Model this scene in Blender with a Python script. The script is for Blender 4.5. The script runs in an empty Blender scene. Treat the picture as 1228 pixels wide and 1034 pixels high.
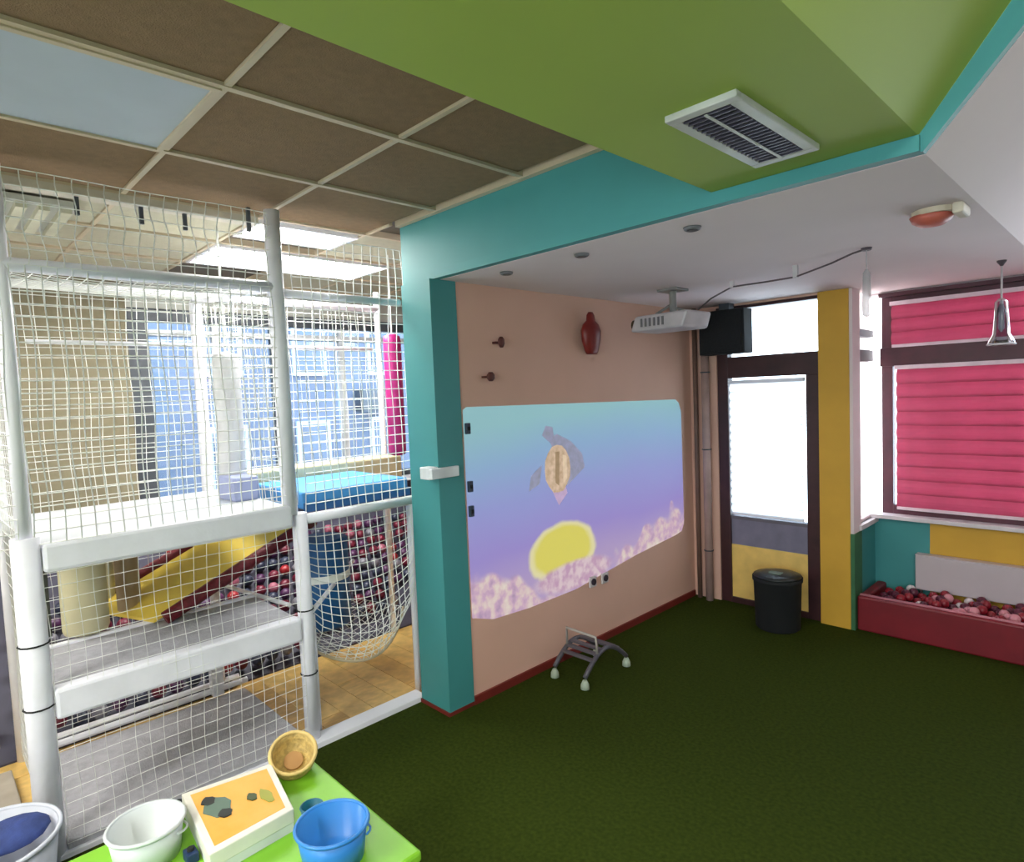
import bpy, math, random
from mathutils import Vector, Matrix
random.seed(7)
R = math.radians
sc = bpy.context.scene
COL = sc.collection

# ---------------------------------------------------------------- camera
cam_d = bpy.data.cameras.new('camera'); cam = bpy.data.objects.new('camera', cam_d); COL.objects.link(cam)
yaw, pit, roll, FPX = 8.00379799e-01, -6.04945631e-02, -4.10500251e-02, 748.094
fw = Vector((-math.sin(yaw)*math.cos(pit), math.cos(yaw)*math.cos(pit), math.sin(pit)))
r0 = Vector((math.cos(yaw), math.sin(yaw), 0)); u0 = r0.cross(fw)
rt = math.cos(roll)*r0 + math.sin(roll)*u0; up = -math.sin(roll)*r0 + math.cos(roll)*u0
mw = Matrix((rt, up, -fw)).transposed().to_4x4(); mw.translation = Vector((0, 0, 1.7))
cam.matrix_world = mw
cam_d.sensor_fit = 'HORIZONTAL'; cam_d.sensor_width = 36; cam_d.lens = FPX/1228*36
cam_d.clip_start = 0.02; cam_d.clip_end = 100
sc.camera = cam

# ---------------------------------------------------------------- light
SKY = 3.2
w = bpy.data.worlds.new('sky'); sc.world = w; w.use_nodes = True
nt = w.node_tree; nt.nodes.clear()
wo = nt.nodes.new('ShaderNodeOutputWorld'); bg = nt.nodes.new('ShaderNodeBackground')
tc = nt.nodes.new('ShaderNodeTexCoord'); sp = nt.nodes.new('ShaderNodeSeparateXYZ'); rp = nt.nodes.new('ShaderNodeValToRGB')
nt.links.new(tc.outputs['Generated'], sp.inputs[0]); nt.links.new(sp.outputs['Z'], rp.inputs[0])
rp.color_ramp.elements[0].position = 0.0; rp.color_ramp.elements[0].color = (0.95, 0.96, 1, 1)
rp.color_ramp.elements[1].position = 0.9; rp.color_ramp.elements[1].color = (0.62, 0.76, 1, 1)
nt.links.new(rp.outputs[0], bg.inputs[0]); bg.inputs[1].default_value = SKY
nt.links.new(bg.outputs[0], wo.inputs[0])

def area(name, loc, rot, sx, sy, power=0, color=(1, 1, 1), portal=False):
    l = bpy.data.lights.new(name, 'AREA'); l.shape = 'RECTANGLE'; l.size = sx; l.size_y = sy
    l.energy = power; l.color = color
    o = bpy.data.objects.new(name, l); o.location = loc; o.rotation_euler = rot; COL.objects.link(o)
    if portal: l.cycles.is_portal = True
    return o
# portals sit in the window openings (the rear one added) and only guide sampling of the sky
area('portal_street_window', (-5.28, 2.45, 1.67), (0, R(-90), 0), 1.5, 2.5, portal=True)
area('portal_back_door', (-2.0, 4.66, 1.4), (R(-90), 0, 0), 0.7, 1.8, portal=True)
area('portal_bay', (-0.4, 5.12, 1.5), (R(-90), 0, 0), 1.9, 1.6, portal=True)
area('portal_added_rear', (0.6, -2.62, 1.5), (R(90), 0, 0), 3.0, 1.7, portal=True)
sc.view_settings.view_transform = 'Standard'; sc.view_settings.look = 'None'
sc.view_settings.gamma = 1; sc.view_settings.use_curve_mapping = False
sc.view_settings.exposure = 1.5

# lights of the two visible lit panels; the last three are unseen added fills
area('panel_light_near', (-3.47, 1.65, 2.62), (0, 0, 0), .5, .55, 8, (1, .99, .95))
area('panel_light_far', (-4.07, 1.95, 2.62), (0, 0, 0), .5, 1.1, 11, (1, .99, .95))
area('added_fill_left', (-4.07, -.75, 2.62), (0, 0, 0), .5, 1.1, 11, (1, .99, .95))  # out of view, added to brighten the playroom
area('added_fill_overhead', (-1.61, -1.66, 2.62), (0, 0, 0), .5, 1.1, 24, (1, .97, .92))  # unseen, added to brighten the front of the play frame
area('added_fill_high', (1.0, -.9, 3.2), (0, 0, 0), .9, .9, 46, (1, .95, .88))  # unseen lamp without fixture, added to light the frame fronts and turf

# ---------------------------------------------------------------- materials
def lin(c):
    return tuple(((v/255)/12.92 if v/255 <= .04045 else ((v/255+.055)/1.055)**2.4) for v in c)
MATS = {}
def mat(name, rgb, rough=.6, noise=8., amt=.12, bump=0., bscale=60., metal=0., trans=0., emit=None, rgb2=None, alpha=1.):
    if name in MATS: return MATS[name]
    m = bpy.data.materials.new(name); m.use_nodes = True; n = m.node_tree.nodes; L = m.node_tree.links
    b = n['Principled BSDF']; c = lin(rgb)
    c2 = lin(rgb2) if rgb2 else tuple(v*(1-amt*2) for v in c)
    t = n.new('ShaderNodeTexCoord'); ns = n.new('ShaderNodeTexNoise'); ns.inputs['Scale'].default_value = noise
    ns.inputs['Detail'].default_value = 4
    L.new(t.outputs['Object'], ns.inputs['Vector'])
    rmp = n.new('ShaderNodeValToRGB'); rmp.color_ramp.elements[0].position = .3; rmp.color_ramp.elements[1].position = .7
    rmp.color_ramp.elements[0].color = (*c2, 1); rmp.color_ramp.elements[1].color = (*c, 1)
    L.new(ns.outputs['Fac'], rmp.inputs[0]); L.new(rmp.outputs[0], b.inputs['Base Color'])
    b.inputs['Roughness'].default_value = rough; b.inputs['Metallic'].default_value = metal
    b.inputs['Alpha'].default_value = alpha
    if bump:
        n2 = n.new('ShaderNodeTexNoise'); n2.inputs['Scale'].default_value = bscale; n2.inputs['Detail'].default_value = 3
        L.new(t.outputs['Object'], n2.inputs['Vector'])
        bp = n.new('ShaderNodeBump'); bp.inputs['Strength'].default_value = bump; bp.inputs['Distance'].default_value = .01
        L.new(n2.outputs['Fac'], bp.inputs['Height']); L.new(bp.outputs[0], b.inputs['Normal'])
    if emit:
        L.new(rmp.outputs[0], b.inputs['Emission Color']); b.inputs['Emission Strength'].default_value = emit
    if trans:
        tr = n.new('ShaderNodeBsdfTranslucent'); mx = n.new('ShaderNodeMixShader'); mx.inputs[0].default_value = trans
        L.new(rmp.outputs[0], tr.inputs[0]); out = n['Material Output']
        L.new(b.outputs[0], mx.inputs[1]); L.new(tr.outputs[0], mx.inputs[2]); L.new(mx.outputs[0], out.inputs[0])
    MATS[name] = m; return m
def glass(name, rgb=(235, 245, 250), rough=0.):
    m = bpy.data.materials.new(name); m.use_nodes = True; n = m.node_tree.nodes; L = m.node_tree.links
    n.remove(n['Principled BSDF']); out = n['Material Output']
    t = n.new('ShaderNodeBsdfTransparent'); t.inputs[0].default_value = (*lin(rgb), 1)
    g = n.new('ShaderNodeBsdfGlossy'); g.inputs['Roughness'].default_value = .05 + rough
    f = n.new('ShaderNodeFresnel'); mx = n.new('ShaderNodeMixShader')
    L.new(f.outputs[0], mx.inputs[0]); L.new(t.outputs[0], mx.inputs[1]); L.new(g.outputs[0], mx.inputs[2]); L.new(mx.outputs[0], out.inputs[0])
    return m
GLASS = glass('window glass'); CLEAR = glass('clear lamp glass', (225, 228, 232), .1)
TURF = mat('artificial turf', (56, 68, 17), .95, 60, .3, .5, 300, rgb2=(42, 53, 11)); TURF.node_tree.nodes['Principled BSDF'].inputs['Specular IOR Level'].default_value = .08
WALLP = mat('dusty pink wall paint', (220, 176, 156), .8, 2, .04)
PAINTW = mat('pinkish white ceiling paint', (230, 214, 214), .85, 1.5, .03)
TEAL = mat('teal wall paint', (66, 146, 146), .55, 3, .05)
GREEN = mat('lime green paint', (158, 180, 72), .6, 2, .03)
YEL = mat('mustard yellow paint', (214, 164, 52), .6, 4, .06)
REDB = mat('dark red baseboard', (120, 34, 26), .6, 6, .15)
PALE = mat('pale grey wall paint', (184, 186, 178), .8, 3, .04)
BEIGE = mat('beige rendered wall', (132, 124, 100), .85, 6, .08, .2)
TILE = mat('brown mineral ceiling tile', (136, 110, 80), .9, 30, .08, .4, 200)
GRIDM = mat('ceiling grid metal', (196, 180, 152), .5, 5, .04)
TILE_LIT = mat('window lit ceiling tile', (188, 184, 160), .9, 30, .05, .4, 200)  # same tile as the brown one, its stronger window light put into the colour
WHITE = mat('white powder coated steel', (244, 244, 252), .4, 5, .03)
PADW = mat('white padded vinyl', (246, 246, 254), .5, 7, .05, .15, 30)
NETM = mat('white nylon net', (242, 244, 240), .7, 9, .04)
GREYM = mat('grey carpet mat', (186, 185, 192), .9, 25, .1, .5, 120)
BROWN = mat('dark brown door timber', (66, 34, 36), .45, 8, .2, .15, 40)
BLACK = mat('black plastic', (22, 24, 26), .85, 6, .1)
DARKG = mat('dark grey metal', (70, 76, 84), .5, 6, .1)
MAG = mat('magenta vinyl', (170, 26, 112), .45, 6, .15, .1, 20)
MAROON = mat('maroon padded vinyl', (120, 24, 40), .5, 40, .25, .4, 60)
YSL = mat('yellow vinyl', (236, 206, 84), .45, 5, .06)
BLUEM = mat('sky blue vinyl', (74, 158, 226), .5, 5, .08)
BLUED = mat('deep blue vinyl', (26, 92, 150), .5, 5, .12)
CREAM = mat('cream vinyl', (206, 198, 160), .6, 5, .06)
LAV = mat('lavender vinyl', (160, 168, 206), .6, 5, .06)
WOOD = mat('honey wood plank', (236, 196, 116), .4, 14, .15, .1, 40)
WOOD2 = mat('darker wood plank', (224, 180, 100), .4, 14, .15, .1, 40)
CHROME = mat('brushed steel', (190, 190, 190), .25, 10, .05, metal=1.)
CEMENT = mat('pale grey facade render', (100, 109, 126), .9, 2, .1)
FACW = mat('facade window dark', (84, 100, 122), .3, 3, .2)

# ---------------------------------------------------------------- mesh builder
class MB:
    def __init__(s): s.v = []; s.f = []
    def add(s, vs, fs):
        b = len(s.v); s.v += [tuple(v) for v in vs]; s.f += [tuple(i+b for i in f) for f in fs]; return s
    def box(s, x0, y0, z0, x1, y1, z1):
        x0, x1 = sorted((x0, x1)); y0, y1 = sorted((y0, y1)); z0, z1 = sorted((z0, z1))
        return s.add([(x0,y0,z0),(x1,y0,z0),(x1,y1,z0),(x0,y1,z0),(x0,y0,z1),(x1,y0,z1),(x1,y1,z1),(x0,y1,z1)],
                     [(0,3,2,1),(4,5,6,7),(0,1,5,4),(1,2,6,5),(2,3,7,6),(3,0,4,7)])
    def hexa(s, p): return s.add(p, [(0,3,2,1),(4,5,6,7),(0,1,5,4),(1,2,6,5),(2,3,7,6),(3,0,4,7)])
    def prism(s, poly, axis, a, b):
        def P(u, v, t): return {'x': (t, u, v), 'y': (u, t, v), 'z': (u, v, t)}[axis]
        n = len(poly); vs = [P(u, v, a) for u, v in poly] + [P(u, v, b) for u, v in poly]
        return s.add(vs, [tuple(range(n-1, -1, -1)), tuple(range(n, 2*n))] + [(i, (i+1) % n, n+(i+1) % n, n+i) for i in range(n)])
    def tube(s, pts, r, n=10, cap=True, close=False):
        pts = [Vector(p) for p in pts]; rs = r if isinstance(r, (list, tuple)) else [r]*len(pts)
        rings = []; N = len(pts); prev = None
        for i, p in enumerate(pts):
            if close: t = pts[(i+1) % N] - pts[i-1]
            else: t = pts[min(i+1, N-1)] - pts[max(i-1, 0)]
            t.normalize()
            if prev is None: a = Vector((0, 0, 1)) if abs(t.z) < .9 else Vector((1, 0, 0))
            else: a = prev
            x = t.cross(a); x.normalize(); y = x.cross(t); y.normalize(); prev = y
            rings.append([p + (x*math.cos(2*math.pi*k/n) + y*math.sin(2*math.pi*k/n))*rs[i] for k in range(n)])
        vs = [v for q in rings for v in q]; fs = []
        for i in range(N if close else N-1):
            j = (i+1) % N
            for k in range(n): fs.append((i*n+k, i*n+(k+1) % n, j*n+(k+1) % n, j*n+k))
        if cap and not close: fs += [tuple(range(n-1, -1, -1)), tuple((N-1)*n+k for k in range(n))]
        return s.add(vs, fs)
    def lathe(s, prof, c, n=24):
        cx, cy, cz = c; vs = []; fs = []
        for r, z in prof: vs += [(cx+r*math.cos(2*math.pi*k/n), cy+r*math.sin(2*math.pi*k/n), cz+z) for k in range(n)]
        for i in range(len(prof)-1):
            for k in range(n): fs.append((i*n+k, i*n+(k+1) % n, (i+1)*n+(k+1) % n, (i+1)*n+k))
        fs += [tuple(range(n-1, -1, -1)), tuple((len(prof)-1)*n+k for k in range(n))]
        return s.add(vs, fs)
    def sphere(s, c, r, n=12, m=8, sc_=(1, 1, 1)):
        prof = [(r*math.sin(math.pi*i/m)+(1e-4), -r*math.cos(math.pi*i/m)) for i in range(m+1)]
        b = len(s.v); s.lathe(prof, (0, 0, 0), n)
        for i in range(b, len(s.v)):
            v = s.v[i]; s.v[i] = (c[0]+v[0]*sc_[0], c[1]+v[1]*sc_[1], c[2]+v[2]*sc_[2])
        return s
    def net(s, fn, nu, nv, su=1, sv=1, r=.0022):
        for i in range(nu+1): s.tube([fn(i/nu, j/sv) for j in range(sv+1)], r, 3, cap=False)
        for j in range(nv+1): s.tube([fn(i/su, j/nv) for i in range(su+1)], r, 3, cap=False)
        return s

def wloc(o):
    v = Vector((0, 0, 0))
    while o: v += o.location; o = o.parent
    return v
def obj(name, mb, m, parent=None, smooth=False, bevel=0., kind=None, label=None, cat=None, group=None):
    me = bpy.data.meshes.new(name); xs = list(zip(*mb.v))
    if parent: org = wloc(parent); loc = Vector((0, 0, 0))
    else: org = Vector(((min(xs[0])+max(xs[0]))/2, (min(xs[1])+max(xs[1]))/2, min(xs[2]))); loc = org.copy()
    me.from_pydata([(v[0]-org.x, v[1]-org.y, v[2]-org.z) for v in mb.v], [], mb.f); me.update()
    if smooth:
        for p in me.polygons: p.use_smooth = len(p.vertices) < 7
    me.materials.append(m)
    o = bpy.data.objects.new(name, me); COL.objects.link(o); o.location = loc
    if parent: o.parent = parent
    if bevel:
        b = o.modifiers.new('bevel', 'BEVEL'); b.width = bevel; b.segments = 2; b.limit_method = 'ANGLE'
    if kind: o['kind'] = kind
    if label: o['label'] = label
    if cat: o['category'] = cat
    if group: o['group'] = group
    return o
def struct(name, mb, m, **k): return obj(name, mb, m, kind='structure', **k)
def thing(name, label, cat, loc=(0, 0, 0), group=None):
    o = bpy.data.objects.new(name, None); COL.objects.link(o); o.location = loc; o.empty_display_size = .1
    o['label'] = label; o['category'] = cat
    if group: o['group'] = group
    return o
def piece(parent, name, me, loc):
    o = bpy.data.objects.new(name, me); COL.objects.link(o); o.parent = parent; o.location = Vector(loc) - wloc(parent); return o
def bx(*a): return MB().box(*a)
def mesh_of(mb, m, name, smooth=False):
    me = bpy.data.meshes.new(name); me.from_pydata(mb.v, [], mb.f); me.update(); me.materials.append(m)
    if smooth:
        for p in me.polygons: p.use_smooth = True
    return me

# ================================================================ SETTING
floor_ = struct('floor', bx(-2.88, -2.6, -.1, 2.6, 5.1, 0), TURF)
fw_ = struct('floor_playroom', bx(-5.25, -1.6, -.12, -2.88, 4.7, -.02), mat('floor screed', (110, 90, 60)))
pl = [mesh_of(bx(-.6, -.07, -.012, .6, .07, .012), WOOD, 'plank'), mesh_of(bx(-.6, -.07, -.012, .6, .07, .012), WOOD2, 'plank')]
for r_ in range(33):
    y = -.05 + r_*.143; off = (0, .5, .25, .75)[r_ % 4]*1.2
    cuts = [-5.2] + [-5.2 + off + .02 + 1.203*k for k in range(3) if -5.1 < -5.2 + off + 1.203*k < -3.0] + [-2.88]
    for k, (a, b) in enumerate(zip(cuts, cuts[1:])):
        pc = piece(fw_, 'plank', pl[(r_*2+k*3) % 5 % 2], ((a+b)/2, y, -.012)); pc.scale.x = (b-a-.004)/1.2
struct('trim_threshold', bx(-2.93, 1.30, -.02, -2.83, 1.99, .028), WHITE, bevel=.004)
struct('trim_threshold_front', bx(-2.93, -1.6, -.02, -2.86, 1.30, .02), WHITE, bevel=.004)

# projection wall, column, beam
struct('wall_left', bx(-2.74, 2.13, 0, -2.585, 4.66, 2.42), WALLP)
struct('baseboard_left', bx(-2.585, 2.13, 0, -2.57, 4.5, .045), REDB)
struct('trim_column', bx(-2.83, 1.96, 0, -2.578, 2.13, 2.30), TEAL)
struct('trim_beam', bx(-2.87, 2.0, 2.301, -.44, 2.03, 2.70), TEAL)
struct('trim_beam_lip', bx(-2.60, 1.985, 2.300, -.445, 1.999, 2.343), TEAL)
struct('trim_sloping_beam', MB().prism([(-.44, 2.30), (-.44, 2.345), (-.45, 2.345), (.22, 3.237), (.22, 3.05)], 'y', 2.001, 2.03), TEAL)
struct('baseboard_column', bx(-2.84, 1.952, 0, -2.574, 2.13, .02), REDB)

# back wall with door opening and bay
BZ = 2.32
wb = MB()
wb.box(-2.74, 4.52, 0, -2.36, 4.66, 2.42)
wb.box(-2.36, 4.52, 2.285, -1.60, 4.66, 2.42)
struct('wall_back', wb, WALLP)
struct('trim_pier', bx(-1.605, 4.50, 0, -1.41, 4.66, 2.30), YEL, bevel=.004)
struct('trim_bay_left_low', bx(-1.53, 4.66, 0, -1.40, 5.15, .70), TEAL)
struct('trim_bay_left_edge', bx(-1.41, 4.505, 0, -1.385, 4.66, .66), mat('dark green paint', (56, 110, 70)))
struct('trim_bay_left_reveal', bx(-1.41, 4.51, .66, -1.39, 4.66, 2.3), PAINTW)
struct('wall_bay_teal', bx(-1.40, 5.0, 0, -1.06, 5.15, .70), TEAL)
struct('wall_bay_yellow', bx(-1.06, 5.0, 0, .75, 5.15, .70), YEL)
struct('wall_bay_top', bx(-1.53, 5.0, 2.285, .75, 5.15, 2.42), PAINTW)
struct('wall_bay_side', bx(.75, 4.52, 0, .9, 5.15, 2.42), PAINTW)
struct('wall_back_right', bx(.9, 4.52, 0, 2.6, 4.66, 3.4), PAINTW)
struct('wall_right', bx(2.6, -2.6, 0, 2.75, 5.15, 3.4), PALE)
wr = MB(); wr.box(-5.3, -2.75, 0, -1.0, -2.6, 2.8); wr.box(-1.0, -2.75, 0, 2.2, -2.6, .65); wr.box(-1.0, -2.75, 2.35, 2.2, -2.6, 3.4); wr.box(2.2, -2.75, 0, 2.75, -2.6, 3.4)
struct('wall_rear', wr, PALE)
# playroom walls
wl = MB(); X0, X1 = -5.35, -5.2
wl.box(X0, -2.6, 0, X1, 1.20, 2.8)
struct('wall_playroom_left', wl, BEIGE)
wl = MB(); wl.box(X0, 1.20, 0, X1, 3.75, .92); wl.box(X0, 1.20, 2.44, X1, 3.75, 2.8); wl.box(X0, 3.75, 0, X1, 4.8, 2.8)
struct('wall_playroom_street', wl, PALE)
struct('wall_playroom_back', bx(-5.35, 4.66, 0, -2.6, 4.8, 2.8), PALE)

# tiled ceiling: each tile a piece of its own
ce = struct('ceiling', bx(-5.35, -2.6, 2.66, -.9, 4.8, 2.72), mat('ceiling void', (90, 80, 66)))
P_ = .61; XL = [-1.91 + P_*2 - P_*i for i in range(8)]; YL = [.745 + .602*j for j in range(-6, 8)]
tb = mesh_of(bx(-P_/2+.012, -.289, -.008, P_/2-.012, .289, .012), TILE, 'ceiling_tile')
tp = mesh_of(bx(-P_/2+.012, -.289, -.008, P_/2-.012, .289, .012), TILE_LIT, 'ceiling_tile')
for i, x in enumerate(XL[:-1]):
    for j, y in enumerate(YL[:-1]):
        cx, cy = x - P_/2, y + .301
        if cx > -1.0 and False: continue
        if cy > 2.0 and cx > -2.9: continue
        if abs(cx+2.215) < .05 and -.5 < cy < .74: continue            # the unlit light panel
        if cx < -3.1 and abs(cy-1.65) < .05: continue                   # the lit panels
        if abs(cx+4.05) < .05 and abs(cy-2.25) < .05: continue
        if abs(cx+4.05) < .05 and -1.34 < cy < -.16 or abs(cx+1.605) < .05 and -2.25 < cy < -1.07: continue
        piece(ce, 'ceiling_tile', tb if cx > -3.1 else tp, (cx, cy, 2.645))
for x in XL: 
    yy = 1.98 if x > -2.9 else 4.66
    if x < -1.0: obj('grid_bar', bx(x-.012, -2.6, 2.625, x+.012, yy, 2.66), GRIDM, ce)
for y in YL:
    xa = -1.0 if y < 1.9 else -2.88
    obj('grid_bar', bx(-5.2, y-.010, 2.628, xa, y+.010, 2.66), GRIDM, ce)
obj('edge_bar', bx(-2.87, 1.97, 2.62, -1.04, 2.0, 2.66), GRIDM, ce)
obj('edge_trim', bx(-3.20, -2.6, 2.595, -3.12, 1.33, 2.64), mat('pale cornice', (205, 198, 182)), ce)

def light_panel(x0, y0, x1, y1, label, on, z=2.632):
    t = thing('ceiling_light', label, 'ceiling light', ((x0+x1)/2, (y0+y1)/2, z), 'recessed ceiling light panels')
    fr = MB(); e = .02
    fr.box(x0, y0, z-.012, x1, y0+e, z+.02); fr.box(x0, y1-e, z-.012, x1, y1, z+.02); fr.box(x0, y0+e, z-.012, x0+e, y1-e, z+.02); fr.box(x1-e, y0+e, z-.012, x1, y1-e, z+.02)
    obj('frame', fr, GRIDM if not on else WHITE, t)
    obj('diffuser', bx(x0+e, y0+e, z-.004, x1-e, y1-e, z+.01), mat('lit lamp diffuser', (255, 255, 250), .5, 5, .01, emit=6.) if on else mat('opal lamp diffuser', (176, 188, 200), .5, 4, .05), t)
light_panel(-2.52, -.46, -1.92, .735, 'large unlit pale grey light panel set in the brown tiles at top left', False)
light_panel(-3.54, 1.36, -3.2, 1.94, 'glowing white ceiling panel just behind the front net of the play frame', True)
light_panel(-4.34, 1.36, -3.8, 2.54, 'long glowing white ceiling panel deeper in, behind the first lit one', True)
light_panel(-4.34, -1.34, -3.8, -.16, 'added glowing white ceiling panel, out of view over the left end of the playroom', True)
light_panel(-1.91+.03, -2.25, -1.33, -1.07, 'added glowing white ceiling panel, unseen in the brown tiles behind the viewer', True)

# dropped green soffit, pinkish white ceilings and slopes
struct('ceiling_soffit_green', bx(-1.045, -2.6, 2.345, -.45, 1.999, 2.75), GREEN)
struct('ceiling_slope_green', MB().prism([(-.45, 2.345), (.25, 3.276), (.25, 3.4), (-.45, 2.5)], 'y', -2.6, 2.0), GREEN)
struct('ceiling_high_green', bx(.25, -2.6, 3.276, 2.6, 2.0, 3.4), GREEN)
struct('ceiling_niche', bx(-2.7, 2.031, 2.30, -.44, 5.15, 2.42), PAINTW)
struct('ceiling_slope_white', MB().prism([(-.44, 2.30), (.25, 3.08), (.25, 3.2), (-.44, 2.42)], 'y', 2.031, 5.15), PAINTW)
struct('ceiling_high_white', bx(.25, 2.0, 3.08, 2.6, 5.15, 3.4), PAINTW)

# ---------------------------------------------------------------- back door (door_1)
t = bpy.data.objects.new('door_1', None); COL.objects.link(t); t.location = (-2.0, 4.56, 0); t['kind'] = 'structure'
f = MB(); f.box(-2.36, 4.53, 0, -2.275, 4.61, 2.285); f.box(-1.70, 4.53, 0, -1.605, 4.61, 1.745); f.box(-2.275, 4.53, 1.745, -1.605, 4.61, 1.905); f.box(-2.275, 4.53, 2.262, -1.605, 4.61, 2.285); f.box(-2.275, 4.53, 0, -1.70, 4.61, .045)
obj('door_frame', f, BROWN, t, bevel=.004)
obj('pane', bx(-2.275, 4.565, .68, -1.70, 4.575, 1.745), GLASS, t)
obj('transom_pane', bx(-2.275, 4.565, 1.905, -1.605, 4.575, 2.262), GLASS, t)
obj('middle_panel', bx(-2.275, 4.55, .46, -1.70, 4.59, .68), mat('grey violet door panel', (128, 124, 142), .5), t, label='grey violet lower door panel')
obj('bottom_panel', bx(-2.275, 4.545, .045, -1.70, 4.59, .46), mat('pale yellow door panel', (244, 204, 112), .6), t, label='yellow bottom door panel')
obj('glazing_bar', bx(-2.275, 4.54, .66, -1.70, 4.60, .685), mat('grey trim', (110, 104, 112)), t)

BLW = mat('white translucent blind', (250, 250, 250), .7, 5, .01, trans=.85)
def blind(label, x0, x1, z0, z1, y, n, m, rail, grp='window blinds'):
    t = thing('window_blind', label, 'blind', ((x0+x1)/2, y, z0), grp)
    hgt = (z1-z0)/n
    pr = []
    for k in range(7):
        u = k/6; pr.append((y - .020*math.sin(u*math.pi) - .010*(1-u), z0 + (u-.5)*hgt*1.12))
    prof = pr + [(a+.0015, b) for a, b in reversed(pr)]
    mb = MB().prism([(a, b) for a, b in prof], 'x', x0, x1)
    first = None
    for i in range(n):
        if first is None:
            o = obj('slat', MB().add([(v[0], v[1], v[2]+hgt*.5) for v in mb.v], mb.f), m, t, smooth=False); first = o
        else:
            o = first.copy(); COL.objects.link(o); o.parent = t; o.location = (0, 0, hgt*i)
    obj('head_rail', bx(x0-.01, y-.025, z1, x1+.01, y+.015, z1+.028), rail, t)
    obj('bottom_rail', bx(x0, y-.016, z0-.022, x1, y+.006, z0), rail, t, bevel=.003)
    return t
blind('white slatted blind in the glass of the brown back door', -2.255, -1.72, .72, 1.70, 4.535, 16, BLW, WHITE)

# ---------------------------------------------------------------- bay windows
def frame_y(name, x0, x1, z0, z1, y, wdt, m, par):
    f = MB(); f.box(x0, y, z0, x0+wdt, y+.06, z1); f.box(x1-wdt, y, z0, x1, y+.06, z1); f.box(x0+wdt, y, z0, x1-wdt, y+.06, z0+wdt); f.box(x0+wdt, y, z1-wdt, x1-wdt, y+.06, z1)
    return obj(name, f, m, par, bevel=.003)
WINB = mat('dark burgundy window timber', (84, 34, 48), .45, 8, .2)
def wroot(name, loc):
    t = bpy.data.objects.new(name, None); COL.objects.link(t); t.location = loc; t['kind'] = 'structure'; return t
w1 = wroot('window_1', (-.86, 5.05, .72))
frame_y('window_frame', -1.36, -.35, .72, 2.285, 5.03, .07, WINB, w1)
obj('transom', bx(-1.36, 4.985, 1.78, -.35, 5.09, 1.91), WINB, w1, bevel=.004)
obj('pane', bx(-1.29, 5.055, .79, -.42, 5.062, 1.78), GLASS, w1)
obj('pane', bx(-1.29, 5.055, 1.91, -.42, 5.062, 2.215), GLASS, w1)
w2 = wroot('window_2', (.2, 5.05, .72))
frame_y('window_frame', -.35, .75, .72, 2.285, 5.03, .07, WINB, w2)
obj('pane', bx(-.28, 5.055, .79, .68, 5.062, 2.215), GLASS, w2)
struct('trim_sill', bx(-1.42, 4.93, .70, .75, 5.03, .728), mat('pale sill', (226, 216, 218), .4), bevel=.003)
struct('trim_sill_side', bx(-1.53, 4.62, .665, -1.375, 5.0, .70), mat('pale sill', (226, 216, 218), .4), bevel=.003)
w3 = wroot('window_3', (-1.45, 4.85, .70))
f = MB()
f.box(-1.46, 4.66, .70, -1.41, 4.70, 2.30); f.box(-1.46, 4.70, .70, -1.41, 5.03, .72)
obj('window_frame', f, PAINTW, w3)
obj('transom', bx(-1.46, 4.68, 1.82, -1.40, 4.985, 1.90), WINB, w3)
obj('transom', bx(-1.46, 4.68, 1.99, -1.40, 4.99, 2.04), WINB, w3)
FROST = mat('frosted pane', (252, 252, 252), .8, 4, .01, trans=.92)
obj('pane', bx(-1.44, 4.70, .72, -1.435, 5.03, 1.82), FROST, w3)
obj('pane', bx(-1.44, 4.70, 1.90, -1.435, 5.03, 2.30), FROST, w3)
REDBL = mat('crimson translucent blind fabric', (224, 122, 150), .8, 2.5, .16, trans=.58, bump=.2, bscale=14)
blind('crimson slatted blind over the large lower pane of the bay window', -1.255, -.425, .79, 1.755, 4.995, 10, REDBL, mat('blind rail pink white', (240, 214, 224)))
blind('short crimson slatted blind on the upper pane of the bay window', -1.285, -.425, 1.93, 2.20, 5.0, 3, REDBL, mat('blind rail pink white', (240, 214, 224)))
struct('trim_bay_rail', bx(-1.36, 4.96, 2.262, .75, 5.0, 2.29), WINB)

# ---------------------------------------------------------------- street window of the playroom
w4 = wroot('window_4', (-5.27, 2.45, .92))
f = MB(); ya, yb, za, zb = 1.20, 3.75, .92, 2.44
f.box(-5.3, ya, za+.06, -5.22, ya+.14, zb-.09); f.box(-5.3, yb-.06, za+.06, -5.22, yb, zb-.09); f.box(-5.3, ya, za, -5.22, yb, za+.06); f.box(-5.3, ya, zb-.09, -5.22, yb, zb)
obj('window_frame', f, DARKG, w4, bevel=.004)
for y, wd in ((1.82, .05), (2.32, .09), (2.93, .05)):
    obj('mullion', bx(-5.3, y-wd/2, za+.06, -5.22, y+wd/2, zb-.09), mat('light window frame', (200, 206, 214)) if wd < .08 else DARKG, w4)
obj('transom', bx(-5.31, ya+.14, 2.24, -5.21, yb-.06, 2.285), mat('light window frame', (200, 206, 214)), w4)
for a, b in ((1.34, 1.795), (1.845, 2.275), (2.365, 2.905), (2.955, 3.69)):
    obj('pane', bx(-5.268, a, .98, -5.262, b, 2.24), GLASS, w4)
    obj('pane', bx(-5.268, a, 2.285, -5.262, b, 2.35), GLASS, w4)
struct('trim_street_sill', bx(-5.2, 1.15, .90, -5.02, 3.8, .93), WHITE)
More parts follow.
